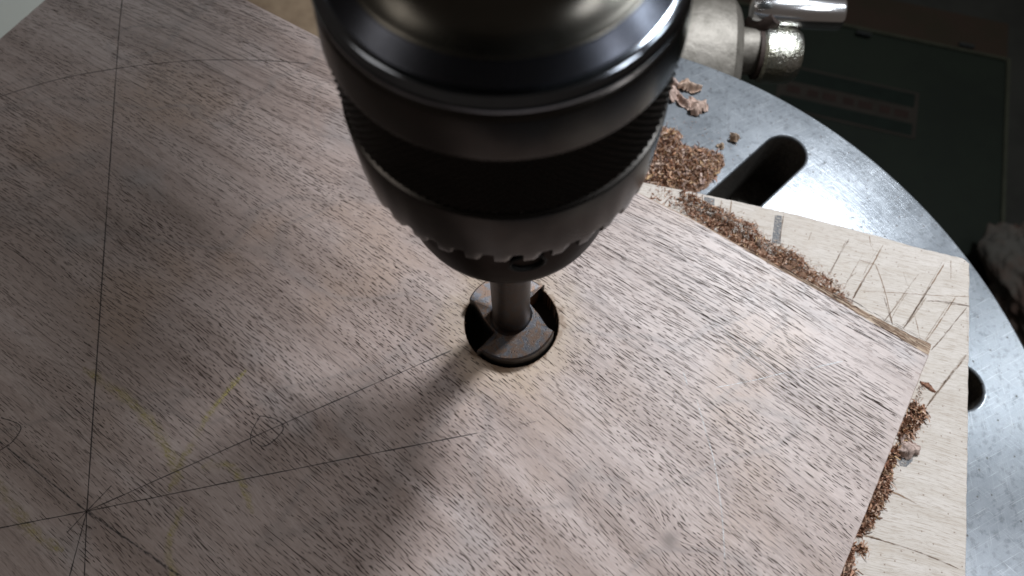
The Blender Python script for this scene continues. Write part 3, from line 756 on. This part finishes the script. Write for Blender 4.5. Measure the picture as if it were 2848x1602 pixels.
lathe('shank', [(5.9, ZBT-.1), (5.45, ZBT+.25), (5.1, ZBT+.9), (5.0, ZBT+1.6), (5.0, 66), (5.0, 75)], M_BITS, bit, 64, deg=60)
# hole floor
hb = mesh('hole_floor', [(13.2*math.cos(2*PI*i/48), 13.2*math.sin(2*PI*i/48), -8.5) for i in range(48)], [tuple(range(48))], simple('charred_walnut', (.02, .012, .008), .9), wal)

# ------------------------------------------------------------------ chuck
ch = empty('drill_chuck', (0, 0, 69)); prop(ch, 'large dark steel keyed drill chuck with a knurled band holding the bit', 'chuck')
# nose and body
nose = lathe('chuck_nose', [(5.4, 70.5), (8, 69.6), (9.5, 68.5), (16.6, 68.1), (17.9, 68.4), (18.8, 69.6), (19.4, 72), (20.0, 78), (20.3, 84), (20.2, 93)], M_NOSE, ch, 128, deg=25)
# three jaws just inside the nose
for k in range(3):
    a = math.radians(30+120*k)
    box('jaw', (6.9*math.cos(a), 6.9*math.sin(a), 71.0), (3.6, 4.2, 7), M_NOSE, ch, rot=a, bev=.4)
# key holes in the body under the teeth
for k, a in enumerate((-81.5, 38.5, 158.5)):
    a = math.radians(a)
    d = Vector((math.cos(a), math.sin(a), -.06)).normalized()
    kh = rod('key_hole', [(3.3, 20.75), (3.0, 20.9), (2.75, 20.75), (2.6, 16), (.05, 16)], (0, 0, 82.6), tuple(d), M_HOLE, ch, 32); sub(kh, nose)
NT_ = 34
def tooth(r, z, i):
    ph = (i % 8)/8.0                                      # ratchet-like gear teeth: steep flank, long back
    tw = 1.0 if ph < .45 else max(0.0, 1-(ph-.45)/.4)
    if z < 92.6:
        k = min(1, (92.6-z)/2.2)
        return r-1.5*k*(1-tw), z+2.3*k*(1-tw)
    return r, z
lathe('toothed_sleeve', [(20.1, 90.6), (22.6, 89.9), (23.7, 89.7), (24.15, 90.0), (24.35, 90.8), (24.45, 92.5), (24.5, 93.4), (24.5, 103.6), (24.35, 104.1), (23.8, 104.3)], M_BAND, ch, NT_*8, deg=28, mod=tooth)
# diamond knurl
n = 216; rows = 19; V = []; F = []
for j in range(rows):
    z = 104.4+(117.8-104.4)*j/(rows-1)
    for i in range(n):
        a = 2*PI*i/n; hgt = .19 if (i+j) % 2 == 0 else -.20
        if j in (0, rows-1): hgt = -.25
        V.append(((24.05+hgt)*math.cos(a), (24.05+hgt)*math.sin(a), z))
for j in range(rows-1):
    for i in range(n):
        k = (i+1) % n
        a, b, c, d = j*n+i, j*n+k, (j+1)*n+k, (j+1)*n+i
        if (i+j) % 2 == 0: F += [(a, b, d), (b, c, d)]
        else: F += [(a, b, c), (a, c, d)]
mesh('knurled_band', V, F, M_KNURL, ch)
lathe('smooth_band', [(23.7, 117.8), (24.2, 118.0), (24.25, 118.5), (23.6, 124.6), (23.3, 125.0), (22.9, 125.2), (22.9, 125.5)], M_BAND, ch, 160, deg=28)
lathe('polished_rim', [(22.9, 125.4), (23.2, 125.5), (23.5, 126.0), (23.55, 126.6), (23.4, 127.2), (23.0, 127.7), (22.5, 128.0), (21.9, 128.1)], M_RIM, ch, 160, deg=60)
lathe('shoulder', [(21.9, 128.1), (21.6, 128.2), (19.7, 129.8), (19.4, 129.9)], M_BEV, ch, 160, deg=25)
lathe('top_face', [(19.4, 129.9), (19.1, 130.1), (18.6, 130.2), (16.0, 131.6), (13.8, 134), (13.2, 137), (13.0, 140)], M_TOP, ch, 160, deg=40)

# ------------------------------------------------------------------ spindle and head above the chuck
M_PAINT = simple('grey_green_machine_paint', (.10, .12, .11), .45, 0, .02, .5)
sp = empty('drill_press', (0, 0, 140)); prop(sp, 'spindle and painted head of the drill press directly above the chuck', 'drill press')
lathe('spindle', [(12.6, 139.9), (12.6, 176), (15, 177), (15, 186)], M_TOP, sp, 64)
lathe('quill', [(.2, 186), (21, 186), (22, 187), (22, 232)], M_BEV, sp, 64)
plate('head_casting', [[(-62, -38), (-40, -52), (40, -52), (62, -38), (72, 40), (72, 250), (-72, 250), (-72, 40)]], 400, 170, 8, M_PAINT, sp, 3)

# ------------------------------------------------------------------ shavings
def curls(V, F, T, p, size, up_=.6, pal=0):
    """one curled ribbon of wood"""
    n = rng.randint(3, 6); rad = size*rng.uniform(.45, 1.1); wd_ = size*rng.uniform(.08, .30); arc = rng.uniform(.8, 4.8)
    q = Matrix.Rotation(rng.uniform(0, 2*PI), 3, 'Z') @ Matrix.Rotation(rng.uniform(-1, 1)*up_*PI/2, 3, 'X') @ Matrix.Rotation(rng.uniform(-1, 1)*PI, 3, 'Y')
    twist = rng.uniform(-.5, .5)*size; b = len(V)
    c = palette(pal)
    for i in range(n+1):
        a = arc*(i/n-.5); ww = wd_*(1-.5*abs(2*i/n-1))
        for s in (-1, 1):
            v = q @ Vector((rad*math.sin(a), s*ww+twist*i/n, rad*(1-math.cos(a))))
            V.append((p[0]+v.x, p[1]+v.y, max(p[2]+v.z, p[3]+.05))); T.append(c)
    for i in range(n): F.append((b+2*i, b+2*i+2, b+2*i+3, b+2*i+1))
PAL = [(.52, .36, .25), (.60, .46, .36), (.44, .27, .17), (.34, .19, .11), (.68, .55, .46), (.24, .11, .06), (.56, .33, .21), (.62, .45, .26)]
PALR = [(.42, .25, .17), (.50, .33, .24), (.56, .42, .33), (.30, .155, .10), (.50, .36, .26), (.19, .095, .06), (.46, .28, .19)]
PALP = [(.46, .35, .31), (.54, .43, .38), (.36, .25, .21), (.42, .31, .28)]
def palette(k):
    c = rng.choice((PAL, PALR, PALP)[k]); f = rng.uniform(.62, 1.02)
    return (c[0]*f, c[1]*f*.94, c[2]*f*.92, 1)
def mound(V, F, T, p, r, h, z0, col=(.17, .10, .065, 1)):
    b = len(V); n = 14
    V.append((p[0], p[1], z0+h)); T.append(col)
    for k in (1, 2, 3):
        for i in range(n):
            a = 2*PI*i/n; rr = r*k/3*rng.uniform(.85, 1.12)
            V.append((p[0]+rr*math.cos(a), p[1]+rr*math.sin(a), z0+max(.02, h*(1-(k/3)**1.6)))); T.append(col)
    for i in range(n):
        j = (i+1) % n; F.append((b, b+1+i, b+1+j))
        for k in (0, 1): F.append((b+1+k*n+i, b+1+(k+1)*n+i, b+1+(k+1)*n+j, b+1+k*n+j))
def inpoly(x, y, P):
    c = False; j = len(P)-1
    for i in range(len(P)):
        if (P[i][1] > y) != (P[j][1] > y) and x < (P[j][0]-P[i][0])*(y-P[i][1])/(P[j][1]-P[i][1])+P[i][0]: c = not c
        j = i
    return c
def edgedist(x, y, P):
    m = 1e9
    for i in range(len(P)):
        a = P[i]; b = P[(i+1) % len(P)]; dx, dy = b[0]-a[0], b[1]-a[1]
        t = max(0, min(1, ((x-a[0])*dx+(y-a[1])*dy)/(dx*dx+dy*dy+1e-9)))
        m = min(m, math.hypot(x-a[0]-t*dx, y-a[1]-t*dy))
    return m
# 1: long drift between the far edge and the plywood
V = []; F = []; T = []
Z4p = lambda L, z=ZP: [tuple(at(*q, z))[:2] for q in zo(1750, 450, 1098/2566, L)]
outer = Z4p([(170, 165), (300, 190), (420, 215), (520, 280), (620, 320), (700, 370), (800, 410), (850, 480), (930, 535), (1050, 570), (1110, 620), (1180, 685), (1280, 740), (1340, 800), (1400, 860), (1450, 925)])
inner = []
for i in range(len(outer)):
    t = i/(len(outer)-1); x = 42+(96-42)*t
    # far edge of the walnut at this x
    for a, b in zip(tp[2:], tp[3:]):
        if a[0] <= x <= b[0]: y = a[1]+(b[1]-a[1])*(x-a[0])/(b[0]-a[0]); break
    inner.append((x+.4, y+.6))
poly = outer+inner[::-1]
xs = [p[0] for p in poly]; ys = [p[1] for p in poly]
cnt = 0
while cnt < 5200:
    x, y = rng.uniform(min(xs), max(xs)), rng.uniform(min(ys), max(ys))
    if not inpoly(x, y, poly): continue
    e = edgedist(x, y, outer[:]+outer[::-1][:1])
    t = (x-42)/54; hmax = 4.8*math.sin(max(0, min(1, t*1.05+.05))*PI)**.6 if t > .18 else .5
    de = min(e, edgedist(x, y, inner)+2.5)
    hh = hmax*min(1, de/3.0)
    if t < .22 and rng.random() < .80: cnt += 1; continue
    curls(V, F, T, (x, y, ZP+hh*rng.uniform(.35, 1.0), ZP), (.4+1.0*rng.random()**2), .8, 1 if rng.random() < .65 else 0); cnt += 1
for i in range(90):
    k = rng.randint(4, len(outer)-3); a = outer[k]; b = inner[k]; f = rng.uniform(.25, .8)
    mound(V, F, T, (a[0]+(b[0]-a[0])*f, a[1]+(b[1]-a[1])*f), 1.6, 1.5*rng.uniform(.5, 1), ZP)
for i in range(2600):                   # fine dust through and on the drift
    k = rng.randint(0, len(outer)-2); a = outer[k]; b = inner[k]; f = rng.uniform(.02, .95)
    if k < 3 and rng.random() < .6: continue
    curls(V, F, T, (a[0]+(b[0]-a[0])*f+rng.gauss(0, 1.2), a[1]+(b[1]-a[1])*f+rng.gauss(0, .8), ZP+2.6*math.sin(f*PI)*rng.random(), ZP), rng.uniform(.12, .4), .5, 1)
for i in range(420):                    # loose bits thrown clear of the drift
    k = rng.randint(0, len(outer)-2); a = outer[k]; b = outer[k+1]; f = rng.random(); d = abs(rng.gauss(0, 1.1))
    curls(V, F, T, (a[0]+(b[0]-a[0])*f+.6*d, a[1]+(b[1]-a[1])*f+.8*d, ZP+.15, ZP), rng.uniform(.12, .5), .3, 1)
o = mesh('wood_shavings', V, F, M_SHAV, tint=T)
prop(o, 'long drift of curly reddish shavings on the plywood along the far edge of the walnut', 'shavings', 'heaps of wood shavings', 'stuff')
# 2: heap on the steel table beside the slot
V = []; F = []; T = []
Z3t = lambda L, z=ZT: [tuple(at(*q, z))[:2] for q in zo(1750, 0, 1098/2566, L)]
poly = Z3t([(150, 830), (280, 830), (335, 880), (355, 950), (500, 965), (615, 1010), (600, 1080), (565, 1130), (530, 1190), (470, 1230), (300, 1290), (-60, 1250), (-60, 900)])
xs = [p[0] for p in poly]; ys = [p[1] for p in poly]
cnt = 0
while cnt < 5200:
    x, y = rng.uniform(min(xs), max(xs)), rng.uniform(min(ys), max(ys))
    if not inpoly(x, y, poly): continue
    e = edgedist(x, y, poly)
    if e < 1.2 and rng.random() < .5: continue
    hh = 3.4*min(1, e/5)
    curls(V, F, T, (x, y, ZT+hh*rng.uniform(.3, 1), ZT), (.5+1.4*rng.random()**2), .8, 0 if rng.random() < .75 else 2); cnt += 1
for i in range(110):
    while True:
        x, y = rng.uniform(min(xs), max(xs)), rng.uniform(min(ys), max(ys))
        if inpoly(x, y, poly) and edgedist(x, y, poly) > 1.5: break
    mound(V, F, T, (x, y), 2.6, 1.6*min(1, edgedist(x, y, poly)/4), ZT)
for i in range(2600):
    x, y = rng.uniform(min(xs), max(xs)), rng.uniform(min(ys), max(ys))
    if inpoly(x, y, poly): curls(V, F, T, (x, y, ZT+2.6*rng.random()*min(1, edgedist(x, y, poly)/5), ZT), rng.uniform(.15, .5), .5, 0)
for i in range(160):
    q = Z3t([(rng.uniform(150, 700), rng.uniform(700, 1100))])[0]
    if edgedist(q[0], q[1], poly) < 9: curls(V, F, T, (q[0], q[1], ZT+.15, ZT), rng.uniform(.15, .5), .3, 2)
o = mesh('wood_shavings', V, F, M_SHAV, tint=T)
prop(o, 'brown heap of shavings on the steel table between chuck and slot', 'shavings', 'heaps of wood shavings', 'stuff')
# 3: crumbs and curls down the right edge
V = []; F = []; T = []
blobs = [(1845, 345, 26, 1, 60), (1878, 395, 44, 2, 420), (1845, 430, 44, 2, 420), (1815, 480, 46, 2, 200), (1790, 540, 42, 2, 150), (1720, 640, 34, 2, 200), (1700, 700, 30, 2, 110), (1680, 745, 24, 2, 60), (1665, 800, 40, 2, 130),
         (1640, 860, 44, 1, 170), (1625, 920, 46, 1, 190), (1600, 980, 46, 2, 190), (1570, 1040, 44, 2, 170), (1540, 1095, 44, 2, 180), (1510, 1130, 34, 1, 150), (1480, 1165, 20, 1, 40), (1505, 1275, 26, 2, 130), (1440, 1255, 26, 1, 90), (1420, 1310, 34, 1, 130), (1400, 1370, 46, 1, 230), (1395, 1430, 62, 1, 330), (1370, 1480, 62, 1, 300), (1900, 235, 26, 0, 24), (1880, 285, 30, 0, 34), (1925, 205, 20, 0, 8)]
for (x, y, r, pal, cn) in blobs:
    for i in range(cn):
        a = rng.uniform(0, 2*PI); rr = r*math.sqrt(rng.random())
        q = at(1750+.428*(x+rr*math.cos(a)), 982+.428*(y+rr*math.sin(a)), ZP)
        h = 2.0*(1-rr/r) if r > 32 else .5
        curls(V, F, T, (q.x, q.y, ZP+h*rng.uniform(.2, 1), ZP), .45+1.3*rng.random()**2 if pal else rng.uniform(.2, .5), .8, 1 if pal != 2 else (0 if rng.random() < .5 else 1))
    if r > 32:
        q = at(1750+.428*x, 982+.428*y, ZP); mound(V, F, T, (q.x, q.y), r*.045, .8, ZP, (.10, .05, .03, 1))
for i in range(220):
    t = rng.random(); x = 1900-500*t+abs(rng.gauss(0, 60)); y = 330+1080*t
    q = at(1750+.428*x, 982+.428*y, ZP); curls(V, F, T, (q.x, q.y, ZP+.08, ZP), rng.uniform(.1, .35), .2, 1)
o = mesh('wood_shavings', V, F, M_SHAV, tint=T)
prop(o, 'thin broken trail of curled shavings down the near right edge of the walnut', 'shavings', 'heaps of wood shavings', 'stuff')

# flakes one can pick out
def flake(c, z, sx, sy, ang, hgt, pal, label, seed, folds=3.0):
    r = random.Random(seed); V = []; F = []; T = []; nx_, ny_ = 14, 8
    for j in range(ny_+1):
        for i in range(nx_+1):
            u = i/nx_-.5; v = j/ny_-.5
            wv = (1-.55*abs(2*u)**1.7)*(1+.25*math.sin(5*u+seed))*(1+(r.uniform(-.22, .22) if j in (0, ny_) else 0))
            x = u*sx; y = v*sy*wv + .12*sy*math.sin(9*u+seed)
            zz = hgt*(.55+.45*math.cos(folds*2.2*v+1.2*math.sin(4*u+seed)))*(1-.5*(2*u)**2)+r.uniform(0, .06)*hgt
            V.append((c[0]+x*math.cos(ang)-y*math.sin(ang), c[1]+x*math.sin(ang)+y*math.cos(ang), z+.06+max(0, zz)))
            k = r.uniform(.8, 1.1)*(.55 if (i*3+seed) % 4 == 0 else 1); T.append((pal[0]*k, pal[1]*k, pal[2]*k, 1))
    for j in range(ny_):
        for i in range(nx_):
            a = j*(nx_+1)+i; F.append((a, a+1, a+nx_+2, a+nx_+1))
    me_c = Vector((c[0], c[1], z))
    o = mesh('wood_flake', [(x-me_c.x, y-me_c.y, zz-me_c.z) for x, y, zz in V], F, M_SHAV, tint=T)
    o.location = me_c*MM
    sd = o.modifiers.new('thickness', 'SOLIDIFY'); sd.thickness = .12*MM
    prop(o, label, 'wood flake', 'loose walnut flakes'); return o
g = at(1750+.428*1800, 982+.428*625, ZP); flake((g.x, g.y), ZP, 6.6, 4.6, .25, 2.8, (.46, .36, .32), 'fat pinkish flake on the plywood halfway down the right edge, beside a grey smudge', 1)
g = at(1750+.428*440, .428*700, ZT); flake((g.x, g.y), ZT, 7.5, 6.2, .5, 3.6, (.50, .37, .31), 'fan-shaped flake on the steel table, right of the clump behind the chuck', 2)
g = at(1750+.428*390, .428*575, ZT); flake((g.x, g.y), ZT, 8.5, 4.6, -.3, 3.4, (.52, .39, .31), 'arched pale flake on the steel table, farthest of the clump behind the chuck', 3)
g = at(1750+.428*275, .428*620, ZT); flake((g.x, g.y), ZT, 6.0, 7.0, .9, 3.0, (.48, .36, .31), 'crumpled flake on the steel table touching the outline of the chuck', 4)
g = at(1750+.428*345, .428*665, ZT); flake((g.x, g.y), ZT, 6.4, 4.2, -.9, 2.4, (.44, .32, .27), 'small twisted flake between the fan-shaped and crumpled ones', 5)
g = at(1750+.428*280, .428*545, ZT); flake((g.x, g.y), ZT, 4.5, 4.0, 1.9, 2.6, (.46, .35, .31), 'notched flake nearest the chuck, above the crumpled one', 9)
g = at(1750+.428*676, .428*905, ZT); flake((g.x, g.y), ZT, 3.2, 3.6, .6, 3.0, (.36, .27, .20), 'lone curled flake on bare steel just left of the slot', 6)
g = at(1750+.428*595, .428*955, ZT); flake((g.x, g.y), ZT, 2.6, 2.2, 1.6, 1.6, (.40, .31, .23), 'tiny flake on bare steel at the tip of the brown heap', 7)
g = at(1750+.428*1940, 982+.428*218, ZP); flake((g.x, g.y), ZP, 4.8, 1.3, -.72, .5, (.22, .11, .07), 'flat dark brown sliver on the plywood right of the walnut corner', 8)
